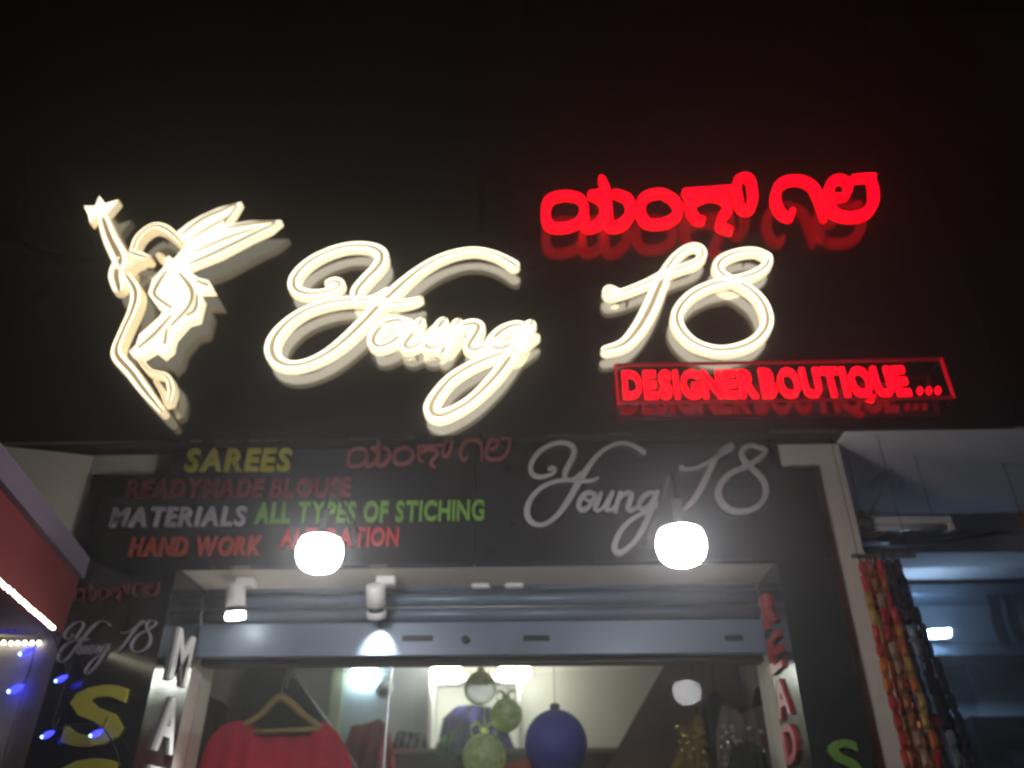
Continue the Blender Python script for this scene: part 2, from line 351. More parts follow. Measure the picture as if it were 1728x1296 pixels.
# ------------------------------------------------------------------ glowing signs on the fascia
P_SRC = [(884.3,860.7),(952.5,743.6),(1089,761.4),(1051.7,745.3),(1041.6,934.5),(1117,842.8),(909,887),(1010,804.7),(972.8,853.9)]
P_DST = [(448,576),(615.6,414),(872,446),(808,417),(739,700),(900,572),(495,617),(714,497),(610,586)]
YLF = YF-.070; YLB_ = YF-.036
T, sc = fit(P_SRC, P_DST, YC, YLF)
s1_ = thing('led_word_sign', 'large glowing white cursive word with a long looping tail', 'led sign', (onY(640, 600, YLF).x, YF, onY(640, 700, YLF).z))
script_letters(s1_, YOUNG, YC, YLF, YLB_, [L_FACE, L_SIDE, L_BAND, L_BACK], T, sc, 1.0, .016, groove=.36)
s2_ = thing('led_number_sign', 'large glowing white cursive number right of the cursive word', 'led sign', (onY(1170, 600, YLF).x, YF, onY(1170, 600, YLF).z))
script_letters(s2_, LIT18, YLF, YLF, YLB_, [L_FACE, L_SIDE, L_BAND, L_BACK], None, 1, 1.2, .012, name='digit', groove=.36)
YKF = YF-.10
s3_ = thing('led_script_sign', 'glowing red rounded local-script lettering above the white number', 'led sign', (onY(1200, 380, YKF).x, YF, onY(1200, 390, YKF).z))
script_letters(s3_, KAN, YKF, YKF, YKF+.035, [R_FACE, R_SIDE], None, 1, 1, 0)
for px, py in ((935, 380), (1010, 385), (1120, 330), (1170, 320), (1260, 380), (1330, 345), (1400, 390), (1470, 330)):
    q = onY(px, py, YKF+.03); P('standoff', tube([q, (q.x, YF-.001, q.z)], .004, 6), DARK, s3_)
for s_, pts in ((s1_, [(520, 600), (640, 440), (800, 420), (760, 690), (630, 600), (860, 560), (700, 590)]), (s2_, [(1060, 500), (1180, 430), (1150, 560), (1300, 560), (1260, 430)])):
    for px, py in pts:
        q = onY(px, py, YLB_); P('standoff', tube([(q.x, YLB_-.005, q.z), (q.x, YF-.001, q.z)], .005, 6), DARK, s_)

# block capitals: letters of the built-in typeface, each its own mesh
_glyph = {}; OFF = .018
def glyph(ch, off=None):
    off = OFF if off is None else off
    if (ch, off) in _glyph: return _glyph[(ch, off)]
    cu = bpy.data.curves.new('glyph', 'FONT'); cu.body = ch; cu.size = 1; cu.offset = off; cu.extrude = 0; cu.resolution_u = 3
    ob = bpy.data.objects.new('glyph', cu); COL.objects.link(ob); bpy.context.view_layer.update()
    me = bpy.data.meshes.new_from_object(ob.evaluated_get(bpy.context.evaluated_depsgraph_get()))
    xs_ = [v.co.x for v in me.vertices]; ys_ = [v.co.y for v in me.vertices]
    data = ([(v.co.x-min(xs_), v.co.y) for v in me.vertices], [tuple(p.vertices) for p in me.polygons], max(xs_)-min(xs_), max(ys_))
    bpy.data.objects.remove(ob); bpy.data.curves.remove(cu); bpy.data.meshes.remove(me)
    _glyph[(ch, off)] = data; return data
CAP = glyph('H')[3]
def solid_glyph(ch, place, front, back):        # place(u, v) -> 3-D point of the glyph plane, front/back = offset vectors
    vs, fs, wd, ht = glyph(ch); b = bmesh.new()
    F = [b.verts.new(place(u, v)+front) for u, v in vs]; K = [b.verts.new(place(u, v)+back) for u, v in vs]
    cnt = {}
    for f in fs:
        try: b.faces.new([F[i] for i in f]).material_index = 0
        except ValueError: continue
        b.faces.new([K[i] for i in f][::-1]).material_index = 0
        for i in range(len(f)):
            e = (f[i], f[(i+1) % len(f)]); cnt[e] = cnt.get(e, 0)+1
    for (i, j) in cnt:
        if (j, i) not in cnt: b.faces.new((F[j], F[i], K[i], K[j])).material_index = 1
    bmesh.ops.recalc_face_normals(b, faces=b.faces); return b
def word(parent, text, x0, x1, yb0, yb1, yt0, Y, depth, mats, gap=.10, space=.32, name='letter'):
    """text between pixel columns x0..x1, baseline yb0 (left) .. yb1 (right), cap line yt0 at the left"""
    L = onY(x0, yb0, Y); R = onY(x1, yb1, Y); H = onY(x0+4, yt0, Y).z - L.z; s = H/CAP
    tot = 0; pos = []
    for ch in text:
        if ch == ' ': tot += space; continue
        pos.append((ch, tot)); tot += glyph(ch)[2] + gap
    tot -= gap; k = (R.x-L.x)/tot; dz = (R.z-L.z)/(R.x-L.x)
    for ch, o in pos:
        def place(u, v, o=o): x = L.x+(o+u)*k; return Vector((x, Y, L.z+(x-L.x)*dz+v*s))
        P(name, solid_glyph(ch, place, Vector((0, 0, 0)), Vector((0, depth, 0))), mats, parent)

YDB = YF-.068
s4_ = thing('led_caption_sign', 'glowing red block capitals inside a thin dim red acrylic frame', 'led sign', (onY(1320, 690, YDB).x, YF, onY(1320, 690, YDB).z))
OFF = .036
word(s4_, 'DESIGNER', 1053, 1281, 669, 667, 626, YDB, .016, [R_FACE, R_SIDE], .09)
word(s4_, 'BOUTIQUE', 1289, 1539, 668, 664, 622, YDB, .016, [R_FACE, R_SIDE], .09)
word(s4_, '...', 1551, 1589, 661, 660, 620, YDB, .016, [R_FACE, R_SIDE], .20)
OFF = .024
tl, tr, bl, br = onY(1040, 617, YDB), onY(1589, 607, YDB), onY(1046, 677, YDB), onY(1607, 669, YDB)
zt, zb, xl, xr = (tl.z+tr.z)/2, (bl.z+br.z)/2, (tl.x+bl.x)/2, (tr.x+br.x)/2
fy0, fy1 = YDB-.002, YDB+.010
P('frame_bar', box(xl, xr, fy0, fy1, zt, zt+.010, .001), R_DIM, s4_)
P('frame_bar', box(xl, xr, fy0, fy1, zb-.008, zb, .001), R_DIM, s4_)
P('frame_bar', box(xl-.008, xl-.0005, fy0, fy1, zb-.008, zt+.010, .001), R_DIM2, s4_)
P('frame_bar', box(xr+.0005, xr+.008, fy0, fy1, zb-.008, zt+.010, .001), R_DIM2, s4_)
for xq in (xl-.004, xr+.004):
    for zq in (zt+.004, zb-.004): P('standoff', tube([(xq, fy1, zq), (xq, YF-.001, zq)], .003, 6), DARK, s4_)
for px in (1068, 1120, 1165, 1210, 1262, 1305, 1350, 1395, 1440, 1500, 1530):
    q = onY(px, 648, YDB+.016); P('standoff', tube([q, (q.x, YF-.001, q.z)], .0035, 6), DARK, s4_)

# winged dancer emblem
YE = YF-.075
def zE(pts): return [(100+x/2.945, 300+y/2.945) for x, y in pts]
def zS(pts): return [(100+x/2.945, 300+y/2.945, wd/2.945) for x, y, wd in pts]
em = thing('led_emblem', 'glowing winged dancing figure with raised arm left of the cursive word', 'led sign', (onY(240, 650, YE).x, YF, onY(260, 700, YE).z))
def poly_part(name, pts, mats, yf, yb):
    b = prism([(onY(x, y, YE).x, onY(x, y, YE).z) for x, y in zE(pts)], yf, yb)
    for f in b.faces: f.material_index = 0 if abs(f.normal.y) > .9 else 1
    return P(name, b, mats, em)
def strokes_part(name, strokes, mats, dy=0):
    b = bmesh.new()
    for i, s in enumerate(strokes): ribbon(to_plane(zS(s), YE), YE-.0015*i-dy, YE+.036, .004, 6, b, .38)
    return P(name, b, mats, em)
L_WING = emis('warm_led_wing_face', (1, .92, .70), 1.8)
wing_a = poly_part('wing', [(585,268),(640,225),(700,190),(790,150),(905,120),(870,180),(818,236),(640,330)], [L_WING, L_SIDE], YE, YE+.036)
wing_b = poly_part('wing', [(640,333),(822,238),(950,217),(1105,214),(1050,260),(960,300),(800,385),(640,448),(560,420),(600,370)], [L_WING, L_SIDE], YE-.003, YE+.034)
skirt = poly_part('skirt', [(545,390),(520,450),(465,510),(445,580),(480,630),(525,655),(500,695),(400,785),(385,835),(350,868),(388,900),(470,850),(515,885),(555,850),(570,790),(635,715),(690,700),(715,600),(690,560),(770,560),(745,515),(690,500),(630,455)], [L_WING, L_SIDE], YE-.006, YE+.038)
def veins(par, name, strokes, yy):
    b = bmesh.new()
    for i, s in enumerate(strokes): ribbon(to_plane(zS(s), YE, wmul=2.6), yy-.001*i, yy+.006, .001, 6, b)
    P(name, b, [L_BAND, L_BAND], par)
veins(wing_a, 'wing_vein', [[(610,282,5),(705,208,8),(800,165,8),(880,137,5),(822,222,6)],[(660,300,4),(760,240,6),(830,200,4)]], YE-.003)
veins(wing_b, 'wing_vein', [[(835,252,5),(960,230,8),(1075,226,6),(950,290,8),(790,368,8),(650,430,5)],[(680,370,4),(840,300,6),(980,255,4)]], YE-.006)
veins(skirt, 'skirt_fold', [[(535,470,5),(490,540,9),(480,590,7),(560,650,6)],[(600,480,5),(660,560,9),(650,640,8),(560,740,6)],[(560,690,5),(480,780,9),(400,850,6)],[(690,520,5),(740,540,7)],[(690,590,5),(680,660,8),(640,690,6)],[(540,760,5),(530,830,7)]], YE-.009)
strokes_part('arm', [[(210,165,40),(232,240,62),(258,310,74),(296,385,84),(310,430,70)]], [L_MID, L_MIDS, L_MIDB, L_MID], .008)
poly_part('hand', [(130,150),(185,150),(205,100),(232,138),(300,118),(258,170),(225,200),(180,205),(160,235),(150,190)], [L_MID, L_MIDS, L_MIDB, L_MID], YE-.0115, YE+.03)
strokes_part('torso', [[(300,425,80),(284,480,80),(296,545,66)]], [L_MID, L_MIDS, L_MIDB, L_MID], .004)
strokes_part('leg', [[(345,500,46),(386,575,58),(372,660,54),(328,760,50),(292,850,54),(300,900,62),(362,970,62),(430,1062,56),(512,1162,36)]], [L_MID, L_MIDS, L_MIDB, L_MID], .0135)
strokes_part('leg', [[(395,895,26),(450,960,30),(530,985,34),(556,1050,40),(545,1110,34)],[(478,1010,20),(510,1060,24),(530,1120,20)]], [L_MID, L_MIDS, L_MIDB, L_MID], .002)
strokes_part('hair', [[(372,360,40),(400,296,42),(470,246,44),(540,262,44),(612,330,30)]], [L_MID, L_MIDS, L_MIDB, L_MID], .010)
strokes_part('head', [[(370,385,44),(410,398,46),(445,408,34)],[(335,470,30),(372,434,34),(405,418,30)],[(500,395,26),(525,405,20)]], [L_MID, L_MIDS, L_MIDB, L_MID], .017)
for px, py in ((165, 370), (200, 470), (225, 560), (210, 610), (260, 660), (330, 380), (400, 390), (290, 500), (260, 580), (270, 390), (238, 435)):
    q = onY(px, py, YE+.03); P('standoff', tube([q, (q.x, YF-.001, q.z)], .005, 6), DARK, em)

# ------------------------------------------------------------------ head panel and pillar cladding
hp = thing('head_panel', 'stepped black sign panel with coloured service lettering over the doorway', 'signboard', (0, YC, ZL))
ztop = ZF-.003
xm = (XLI+XRI)/2
P('sheet', prism([(XLO, ZL), (xm-.002, ZL), (xm-.002, ztop), (XLS, ztop), (XLS, ZST), (XLO, ZST)], YC, YW-.001), BLACKC, hp)
P('sheet', prism([(xm+.002, ZL), (XRO, ZL), (XRO, ZST), (XRS, ZST), (XRS, ztop), (xm+.002, ztop)], YC, YW-.001), BLACKC, hp)
VY = mat('yellow_acrylic', (.34, .31, .025), .45); VR = mat('dark_red_acrylic', (.14, .010, .020), .5); VW = mat('grey_white_acrylic', (.33, .31, .33), .45)
VG = mat('green_acrylic', (.13, .27, .04), .45); VO = mat('orange_red_acrylic', (.36, .04, .02), .45); VR2 = mat('bright_red_acrylic', (.40, .025, .03), .45)
YT = YC-.016
def w2(p, t, m, *a, **k): word(p, t, *a, YT, .015, [m, m], **k)
w2(hp, 'SAREES', VY, 309, 487, 793, 792, 757)
w2(hp, 'READYMADE BLOUSE', VR, 210, 590, 838, 836, 808)
w2(hp, 'MATERIALS', VW, 183, 411, 887, 885, 856)
w2(hp, 'ALL TYPES OF STICHING', VG, 428, 817, 881, 876, 848)
w2(hp, 'HAND WORK', VO, 215, 437, 937, 935, 906)
w2(hp, 'ALTERATION', VR2, 471, 671, 922, 919, 892)
VGREY = mat('frosted_grey_acrylic', (.34, .32, .32), .4)
YG = YC-.028
script_letters(hp, YOUNG, YG, YG, YG+.014, [VGREY, VGREY], None, 1, 1.0, 0, .002)
script_letters(hp, EIGHTEEN, YG, YG, YG+.014, [VGREY, VGREY], None, 1, 1.0, 0, .002)
K_SRC = [(920,357),(1485,335),(1233.7,387.8),(1257.8,291.5)]
T, sc = fit(K_SRC, [(589.6,769),(865.6,754),(729.4,793.9),(754.4,741.1)], YKF, YT)
VK = mat('faded_red_acrylic', (.20, .045, .045), .5)
script_letters(hp, KAN, YKF, YT, YT+.014, [VK, VK], T, sc, .8, 0, .002)
def dots(parent, pts, y0):
    for px, py in pts:
        q = onY(px, py, y0); P('standoff', tube([(q.x, y0+.012, q.z), (q.x, YC-.0005, q.z)], .003, 6), DARK, parent)
dots(hp, [(900, 850), (950, 745), (985, 850), (1000, 840), (1045, 925), (1052, 747), (1090, 840), (1180, 790), (1250, 860)], YG)

# pillar claddings with letters running down
def pillar_cladding(label, x0, x1, xi, sgn):
    t = thing('pillar_cladding', label, 'cladding', ((x0+x1)/2, YC, .13))
    P('sheet', box(x0, x1, YC, YW-.001, .13, ZL-.003), BLACKC, t)
    a, c = (xi-.018, xi) if sgn > 0 else (xi, xi+.018)
    P('jamb_sheet', box(a, c, YW+.001, YS-.012, .13, ZL-.002), BLACKC, t)
    return t
cl = pillar_cladding('black pillar cladding with yellow and white letters left of the doorway', XLO, XLI, XLI, 1)
cr = pillar_cladding('black pillar cladding with red and green letters right of the doorway', XRI, XRO, XRI, -1)
VY2 = mat('large_yellow_acrylic', (.50, .46, .04), .4)
word(cl, 'S', 99, 200, 1257, 1253, 1160, YT, .015, [VY2, VY2])
word(cl, 'S', 72, 182, 1392, 1388, 1284, YT, .015, [VY2, VY2])
word(cr, 'S', 1408, 1462, 1320, 1318, 1250, YT, .015, [VG, VG])
S_ = [(884.3,860.7),(952.5,743.6),(1041.6,934.5),(1117,842.8),(1149.8,788),(1297,759.5),(1255.7,863.5)]
T, sc = fit(S_, [(93,1109),(134,1046),(142.4,1135),(189,1088),(204,1069),(263,1050),(230,1103.5)], YG, YT)
VG3 = mat('mauve_grey_acrylic', (.30, .26, .30), .45)
script_letters(cl, YOUNG, YG, YT, YT+.014, [VG3, VG3], T, sc, .8, 0, .002)
script_letters(cl, EIGHTEEN, YG, YT, YT+.014, [VG3, VG3], T, sc, .8, 0, .002)
T, sc = fit(K_SRC, [(127,1003),(271,994),(197,1016),(210,984)], YKF, YT)
VK2 = mat('dull_red_acrylic', (.14, .015, .025), .5)
script_letters(cl, KAN, YKF, YT, YT+.014, [VK2, VK2], T, sc, .8, 0, .002)
# letters on the jambs (they face into the doorway)
def jamb_letters(parent, text, X, zs, h, sgn, m):
    for ch, zc in zip(text, zs):
        wd = glyph(ch)[2]; k = .155/wd if ch != 'I' else .1
        y0 = (YW+YS)/2
        def place(u, v): return Vector((X, y0 - sgn*(u-wd/2)*k*(-1), zc-h/2+v*h/CAP))
        P('letter', solid_glyph(ch, place, Vector((sgn*.012, 0, 0)), Vector((sgn*.001, 0, 0))), [m, m], parent)
def zat(px, py, X):
    d = ray(px, py); return (CAM + d*(X/d.x)).z
VW2 = mat('white_acrylic', (.72, .70, .68), .4)
hl = zat(285, 1052, XLI)-zat(270, 1140, XLI)
zM, zA = zat(282, 1096, XLI), zat(264, 1215, XLI)
jamb_letters(cl, 'MAT', XLI, [zM, zA, 2*zA-zM], abs(hl), 1, VW2)
zr = [zat(1311, 1013, XRI), zat(1326, 1088, XRI), zat(1341, 1165, XRI), zat(1357, 1243, XRI)]; zr.append(2*zr[-1]-zr[-2])
jamb_letters(cr, 'READY', XRI, zr, .115, -1, VR2)

# ------------------------------------------------------------------ bulbs on bracket arms
BULB = emis('white_bulb_glow', (.96, .95, .97), 62.0)
def bulb(px, py, Y, label, k=.87):
    c = onY(px, py, Y); t = thing('led_bulb_lamp', label, 'lamp', (c.x, YC, c.z+.1), 'white bulbs over the doorway')
    R_ = .074
    P('globe', lathe([(.004, -.060), (.030, -.057), (.054, -.047), (.069, -.030), (.077, -.006), (.0785, .014), (.0775, .022), (.0735, .024), (.073, .040), (.067, .053), (.052, .061), (.024, .064)], c, 28, k=k), BULB, t, True)
    P('holder', lathe([(.020, .0645), (.020, .080), (.014, .085), (.014, .15), (.016, .152), (.016, .165), (.006, .17)], c, 16, k=k), mat('black_bakelite', (.004, .004, .004), .8, 0, .2), t, True)
    top = c + Vector((0, 0, .165*k))
    arm_ = P('arm', tube([top, top+Vector((0, .004, .05)), top+Vector((0, .03, .085)), top+Vector((0, .07, .10)), (top.x, YC-.001, top.z+.10)], .006, 8), MATS['black_bakelite'], t, True)
    P('wall_plate', lathe([(.03, 0), (.03, .008), (.012, .012)], (top.x, YC-.0005, top.z+.10), 16, (0, -1, 0)), MATS['black_bakelite'], arm_)
bulb(539, 937, 2.24, 'smaller looking white bulb in front of the service lettering')
bulb(1150, 924, 2.08, 'larger looking white bulb in front of the grey cursive lettering')

# ------------------------------------------------------------------ rolling shutter
SH = mat('blue_grey_shutter_paint', (.17, .215, .275), .42, .2, .5, .15, 6, .05, 30)
z990, z1110 = onY(805, 988, YS).z, onY(805, 1108, YS).z
rs = thing('rolling_shutter', 'blue-grey rolling shutter raised to the head of the doorway', 'shutter', (0, YS, z1110))
zbar = onY(805, 1050, YS).z
xsl, xsr = XLI+.004, XRI-.004
ns = 3; dz = (z990+.03-zbar)/ns
for i in range(ns):
    za, zb_ = zbar+i*dz, zbar+(i+1)*dz; pr = []
    for k in range(7): 
        t = k/6; pr.append((YS - .022*math.sin(math.pi*t)**.8, za+.003+(zb_-za-.003)*t))
    b = bmesh.new(); A_ = [b.verts.new((xsl, y, z)) for y, z in pr]; B_ = [b.verts.new((xsr, y, z)) for y, z in pr]
    for k in range(6): b.faces.new((A_[k], B_[k], B_[k+1], A_[k+1]))
    bmesh.ops.recalc_face_normals(b, faces=b.faces); r_ = bmesh.ops.extrude_face_region(b, geom=b.faces[:])
    for v in [e for e in r_['geom'] if isinstance(e, bmesh.types.BMVert)]: v.co.y += .004
    P('slat', b, SH, rs, True)
bar_ = P('bottom_bar', box(xsl, xsr, YS-.02, YS+.012, z1110, zbar-.002, .004), SH, rs)
for px, ww in ((705, 52), (905, 44), (1238, 30)):
    q = onY(px, 1077, YS-.02); m = pxsize(q)*ww/2
    P('slot', box(q.x-m, q.x+m, YS-.026, YS-.0201, q.z-.010, q.z+.010, .002), DARK, bar_)
q = onY(785, 1080, YS-.02); P('lock', lathe([(.014, 0), (.014, .012), (.006, .014)], (q.x, YS-.0205, q.z), 12, (0, -1, 0)), DARK, bar_)

# ------------------------------------------------------------------ small spot lamps under the lintel
SPOTF = emis('spot_lamp_face', (1, .97, .92), 14)
def spot(px, py, label, aim, lit, power):
    top = onY(px+18, py-24, YC+.16); top.z = ZL+.003
    c = onY(px, py, YC+.15)
    t = thing('spot_lamp', label, 'lamp', top, 'small white spot lamps under the lintel')
    P('base', box(top.x-.035, top.x+.035, top.y-.025, top.y+.025, top.z-.032, top.z, .004), WHITEP, t)
    a = Vector(aim).normalized()
    P('stem', tube([(top.x, top.y, top.z-.03), c-a*.02], .009, 8), WHITEP, t)
    can_ = P('can', lathe([(.020, -.040), (.034, -.034), (.036, .040), (.033, .041)], c, 20, a), WHITEP, t, True)
    P('collar', lathe([(.033, .0412), (.026, .055), (.030, .060)], c, 20, a), DARK, can_, True)
    P('face', lathe([(.033, .0602), (.037, .075), (.034, .086), (.02, .088)], c, 20, a), SPOTF if lit else WHITEP, t, True)
    ld = bpy.data.lights.new('spot_beam', 'SPOT'); ld.energy = power; ld.spot_size = math.radians(70); ld.spot_blend = .6; ld.shadow_soft_size = .03; ld.color = (.95, .97, 1)
    lo = bpy.data.objects.new('spot_beam', ld); COL.objects.link(lo); lo.parent = t; lo.location = c + a*.095 - top
    lo.rotation_euler = a.to_track_quat('-Z', 'Y').to_euler()
spot(398, 1004, 'lit white spot lamp near the left end of the lintel', (.10, .18, -1), True, 55)
spot(634, 1003, 'white spot lamp under the lintel shining back onto the shutter', (.0, .75, -1), False, 16)
for px, nm in ((812, 'left of the two small white clips under the middle of the lintel'), (868, 'right of the two small white clips under the middle of the lintel')):
    q = onY(px, 990, YS-.03)
    o = link('cable_clip', box(q.x-.035, q.x+.035, YS-.06, YS-.028, ZL-.012, ZL+.004, .005), WHITEP); tag(o, nm, 'clip', 'white clips under the lintel')

# ------------------------------------------------------------------ glazing and interior
gd = thing('shop_glazing', 'clear shop glazing with a dark head rail under the shutter', 'glazing', (0, YS+.07, .16))
zh = onY(805, 1121, YS+.06).z
P('head_rail', box(XLI+.002, XRI-.002, YS+.05, YS+.11, zh, z1110+.12, .004), mat('dark_brown_frame', (.06, .045, .035), .5), gd)
GL = glass('clear_glass', ior=1.14)
xg = onY(655, 1200, YS+.08).x
def leaf(x0, x1, ang):               # swing leaf, hinged at x0, opened inwards by ang
    b = box(0, abs(x1-x0), -.004, .004, .165, zh-.003); sg = 1 if x1 > x0 else -1
    for v in b.verts:
        u, t_ = v.co.x, v.co.y; v.co.x = x0+sg*(u*math.cos(ang)-t_*math.sin(ang)); v.co.y = YS+.079+u*math.sin(ang)+t_*math.cos(ang)
    bmesh.ops.recalc_face_normals(b, faces=b.faces); return b
P('pane', leaf(XLI+.006, xg-.004, math.radians(7)), GL, gd)
P('pane', leaf(XRI-.006, xg+.05, math.radians(9)), GL, gd)
P('joint', box(xg-.0035, xg+.0035, YS+.074, YS+.084, .16, zh-.002), mat('clear_joint', (.3, .33, .33), .3), gd)

# shelf unit along the back wall
YB = YR-.005
zsh = onY(800, 1264, YB-.3).z
WOOD = mat('dark_brown_wood', (.055, .028, .018), .45, 0, .4, .3, 12)
su = thing('shelf_unit', 'dark brown shelf cabinet along the cream back wall with a white framed niche', 'shelf', (0, YB-.2, .16))
P('cabinet', box(XWL+.12, XWR-.12, YB-.30, YB, .16, zsh-.03), WOOD, su)
P('shelf_board', box(XWL+.12, XWR-.12, YB-.34, YB, zsh-.028, zsh), mat('shelf_edge', (.30, .27, .22), .5), su)
WF = mat('white_frame_paint', (.80, .80, .74), .5)
xa, xb = onY(727, 1200, YB-.2).x, onY(877, 1200, YB-.2).x; zt_ = onY(800, 1150, YB-.2).z
P('niche_frame', box(xa-.012, xa+.012, YB-.22, YB-.002, zsh+.002, zt_), WF, su)
P('niche_frame', box(xb-.012, xb+.012, YB-.22, YB-.002, zsh+.002, zt_), WF, su)
P('niche_frame', box(xa-.012, xb+.012, YB-.22, YB-.002, zt_+.001, zt_+.035), WF, su)
xbl = onY(578, 1200, YB-.02).x
bp = link('wall_panel', box(xbl, xa-.02, YB-.03, YB-.003, zsh+.003, 2.78), mat('lamp_tinted_panel', (.46, .52, .54), .5)); tag(bp, 'wall panel tinted with bluish lamp light left of the white framed niche', 'panel')  # bluish lamp light on the wall is put into this panel colour
bp = link('wall_panel', box(onY(556, 1200, YB-.02).x, xbl-.004, YB-.05, YB-.003, zsh+.003, 2.78), mat('pale_yellow_panel', (.62, .62, .42), .5)); tag(bp, 'narrow pale yellow wall panel behind the wooden hanger', 'panel')
# lamps on the back wall
LW = emis('inner_lamp_white', (1, 1, .90), 75); LB = emis('inner_lamp_blue_white', (.70, .90, 1), 15)
for px, py, m, lb in ((752, 1137, LW, 'left of the two white box lamps over the niche'), (868, 1135, LW, 'right of the two white box lamps over the niche'), (613, 1141, LB, 'bluish box lamp over the blue-tinted panel')):
    Yl = YB-.26 if m is LW else YB-.10
    q = onY(px, py, Yl); h = pxsize(q)
    t = thing('box_lamp', lb, 'lamp', (q.x, YB, q.z), 'box lamps on the back wall')
    P('diffuser', box(q.x-26*h, q.x+26*h, Yl, Yl+.05, q.z-13*h, q.z+13*h, .02), m, t)
    P('back_plate', box(q.x-22*h, q.x+22*h, Yl+.052, YB-(.032 if m is LB else .001), q.z-2*h, q.z+12*h), WHITEP, t)
# small dome camera
q = onY(648, 1160, YB-.09)
t = thing('security_camera', 'small pale bullet camera beside the bluish lamp', 'camera', q)
P('body', lathe([(.01, -.08), (.05, -.07), (.055, .03), (.05, .05), (.042, .052)], q, 18, (.25, -.8, -.6)), mat('pale_blue_plastic', (.55, .68, .72), .4), t, True)
P('lens', lathe([(.03, .0525), (.03, .06), (.02, .064)], q, 14, (.25, -.8, -.6)), DARK, t, True)
P('mount', tube([q+Vector((0, .05, .03)), (q.x, YB-.004, q.z+.06)], .016, 8), WHITEP, t)
# sloping panels left and right
def slope(label, pts, Y, m, nm='sloping_panel'):
    o = link(nm, prism([(onY(x, y, Y).x, onY(x, y, Y).z) for x, y in pts], Y, Y+.05), m); return tag(o, label, 'panel')
slope('reddish brown wooden panel sloping down beside the cream wall on the right', [(1122, 1120), (1340, 1118), (1380, 1450), (930, 1450), (1042, 1262)], 4.55, mat('red_brown_wood', (.24, .10, .055), .5, 0, .4, .25, 10))
slope('dark grey panel sloping down behind the wooden hanger on the left', [(265, 1120), (488, 1128), (572, 1245), (690, 1450), (200, 1450)], 4.55, mat('dark_grey_laminate', (.085, .075, .07), .5, 0, .4, .2, 6))

# garments
def garment(label, prof_top, xl_, xr_, Y, zbot, m, cat='dress', name='dress', bulge=.05, folds=6, amp=.012, hanger=True, flare=1.15, group=None, hang_m=None, apex=None):
    """prof_top: list of (px, py) along the shoulder / neck line, left to right"""
    top = [onY(x, y, Y) for x, y in prof_top]; X0, X1 = top[0].x, top[-1].x
    def ztop_(x):
        for a, c in zip(top, top[1:]):
            if a.x <= x <= c.x: return a.z+(c.z-a.z)*(x-a.x)/max(1e-6, c.x-a.x)
        return top[-1].z
    nu, nv = 48, 30; xc = (X0+X1)/2; b = bmesh.new(); ph = random.random()*6
    lay = []
    for s in (-1, 1):
        g_ = []
        for j in range(nv+1):
            v = j/nv; row = []
            for i in range(nu+1):
                u = i/nu; x = X0+(X1-X0)*u; zt = ztop_(x)
                if s == 1: zt = max(zt, zt + .55*(max(top[0].z, ztop_(X0+.2*(X1-X0))) - zt) if .2 < u < .8 else zt)
                z = zt+(zbot-zt)*v; wv = 1+(flare-1)*v
                edge = math.sin(math.pi*u)**.6
                y = Y + s*(bulge*edge*(.35+.65*math.sin(math.pi*min(1, v*1.2+.08)*.5)))
                y += amp*edge*(v**.5)*math.sin(u*folds*6.28+ph+2.2*v) + .4*amp*math.sin(9*u-7*v+ph)*edge
                row.append(b.verts.new((xc+(x-xc)*wv+.006*math.sin(14*v+ph)*(u-.5), y, z)))
            g_.append(row)
        for j in range(nv):
            for i in range(nu): b.faces.new((g_[j][i], g_[j][i+1], g_[j+1][i+1], g_[j+1][i]))
    bmesh.ops.recalc_face_normals(b, faces=b.faces)
    t = thing(name, label, cat, (xc, Y, zbot), group)
    P('cloth', b, m, t, True); return t
def fabric(nm, col, sheen=.3):
    m = mat(nm, col, .85, 0, .25, .18, 25, .25, 200); return m
RED = fabric('crimson_cloth', (.66, .02, .06)); 
zlow = 1.15
garment('bright red dress hanging on a wooden hanger behind the glass', [(338, 1290), (352, 1250), (378, 1224), (408, 1216), (418, 1226), (440, 1250), (478, 1268), (515, 1256), (536, 1228), (545, 1216), (566, 1232), (584, 1262), (594, 1290)], 0, 0, 3.32, zlow, RED, amp=.03, folds=7)
# wooden hanger
HW = mat('pale_hanger_wood', (.42, .27, .09), .5, 0, .4, .2, 20)
hg = thing('clothes_hanger', 'pale wooden clothes hanger holding the red dress', 'hanger', onY(475, 1200, 3.31))
Yh = 3.31
def hp_(pts, r, seg=8): 
    return tube([onY(x, y, Yh) for x, y in pts], r, seg)
P('arm', hp_(catmull([(475, 1176), (462, 1183), (440, 1206), (410, 1224)], 4), [.016]*4+[.014]*4+[.012]*5), HW, hg, True)
P('arm', hp_(catmull([(475, 1176), (490, 1186), (514, 1208), (543, 1228)], 4), [.0155]*4+[.014]*4+[.012]*5), HW, hg, True)
P('bar', hp_([(414, 1237), (475, 1233), (540, 1230)], .0095), HW, hg, True)
ap = onY(475, 1172, Yh)
P('hook', tube(catmull([ap, ap+Vector((0, 0, .05)), ap+Vector((.02, 0, .075)), ap+Vector((.045, 0, .06)), ap+Vector((.03, 0, .10)), Vector((ap.x+.012, Yh, zh+.0)), Vector((ap.x+.012, Yh, 2.80))], 4), .003, 6), mat('hook_steel', (.4, .4, .4), .35, .9), hg)
garment('folded looking red blouse on the shelf behind the glass joint', [(580, 1262), (594, 1226), (618, 1222), (640, 1214), (652, 1222), (662, 1248), (664, 1268)], 0, 0, 4.85, zsh-.15, fabric('crimson_blouse_cloth', (.42, .02, .05)), 'blouse', 'blouse', .06, 4, .02)
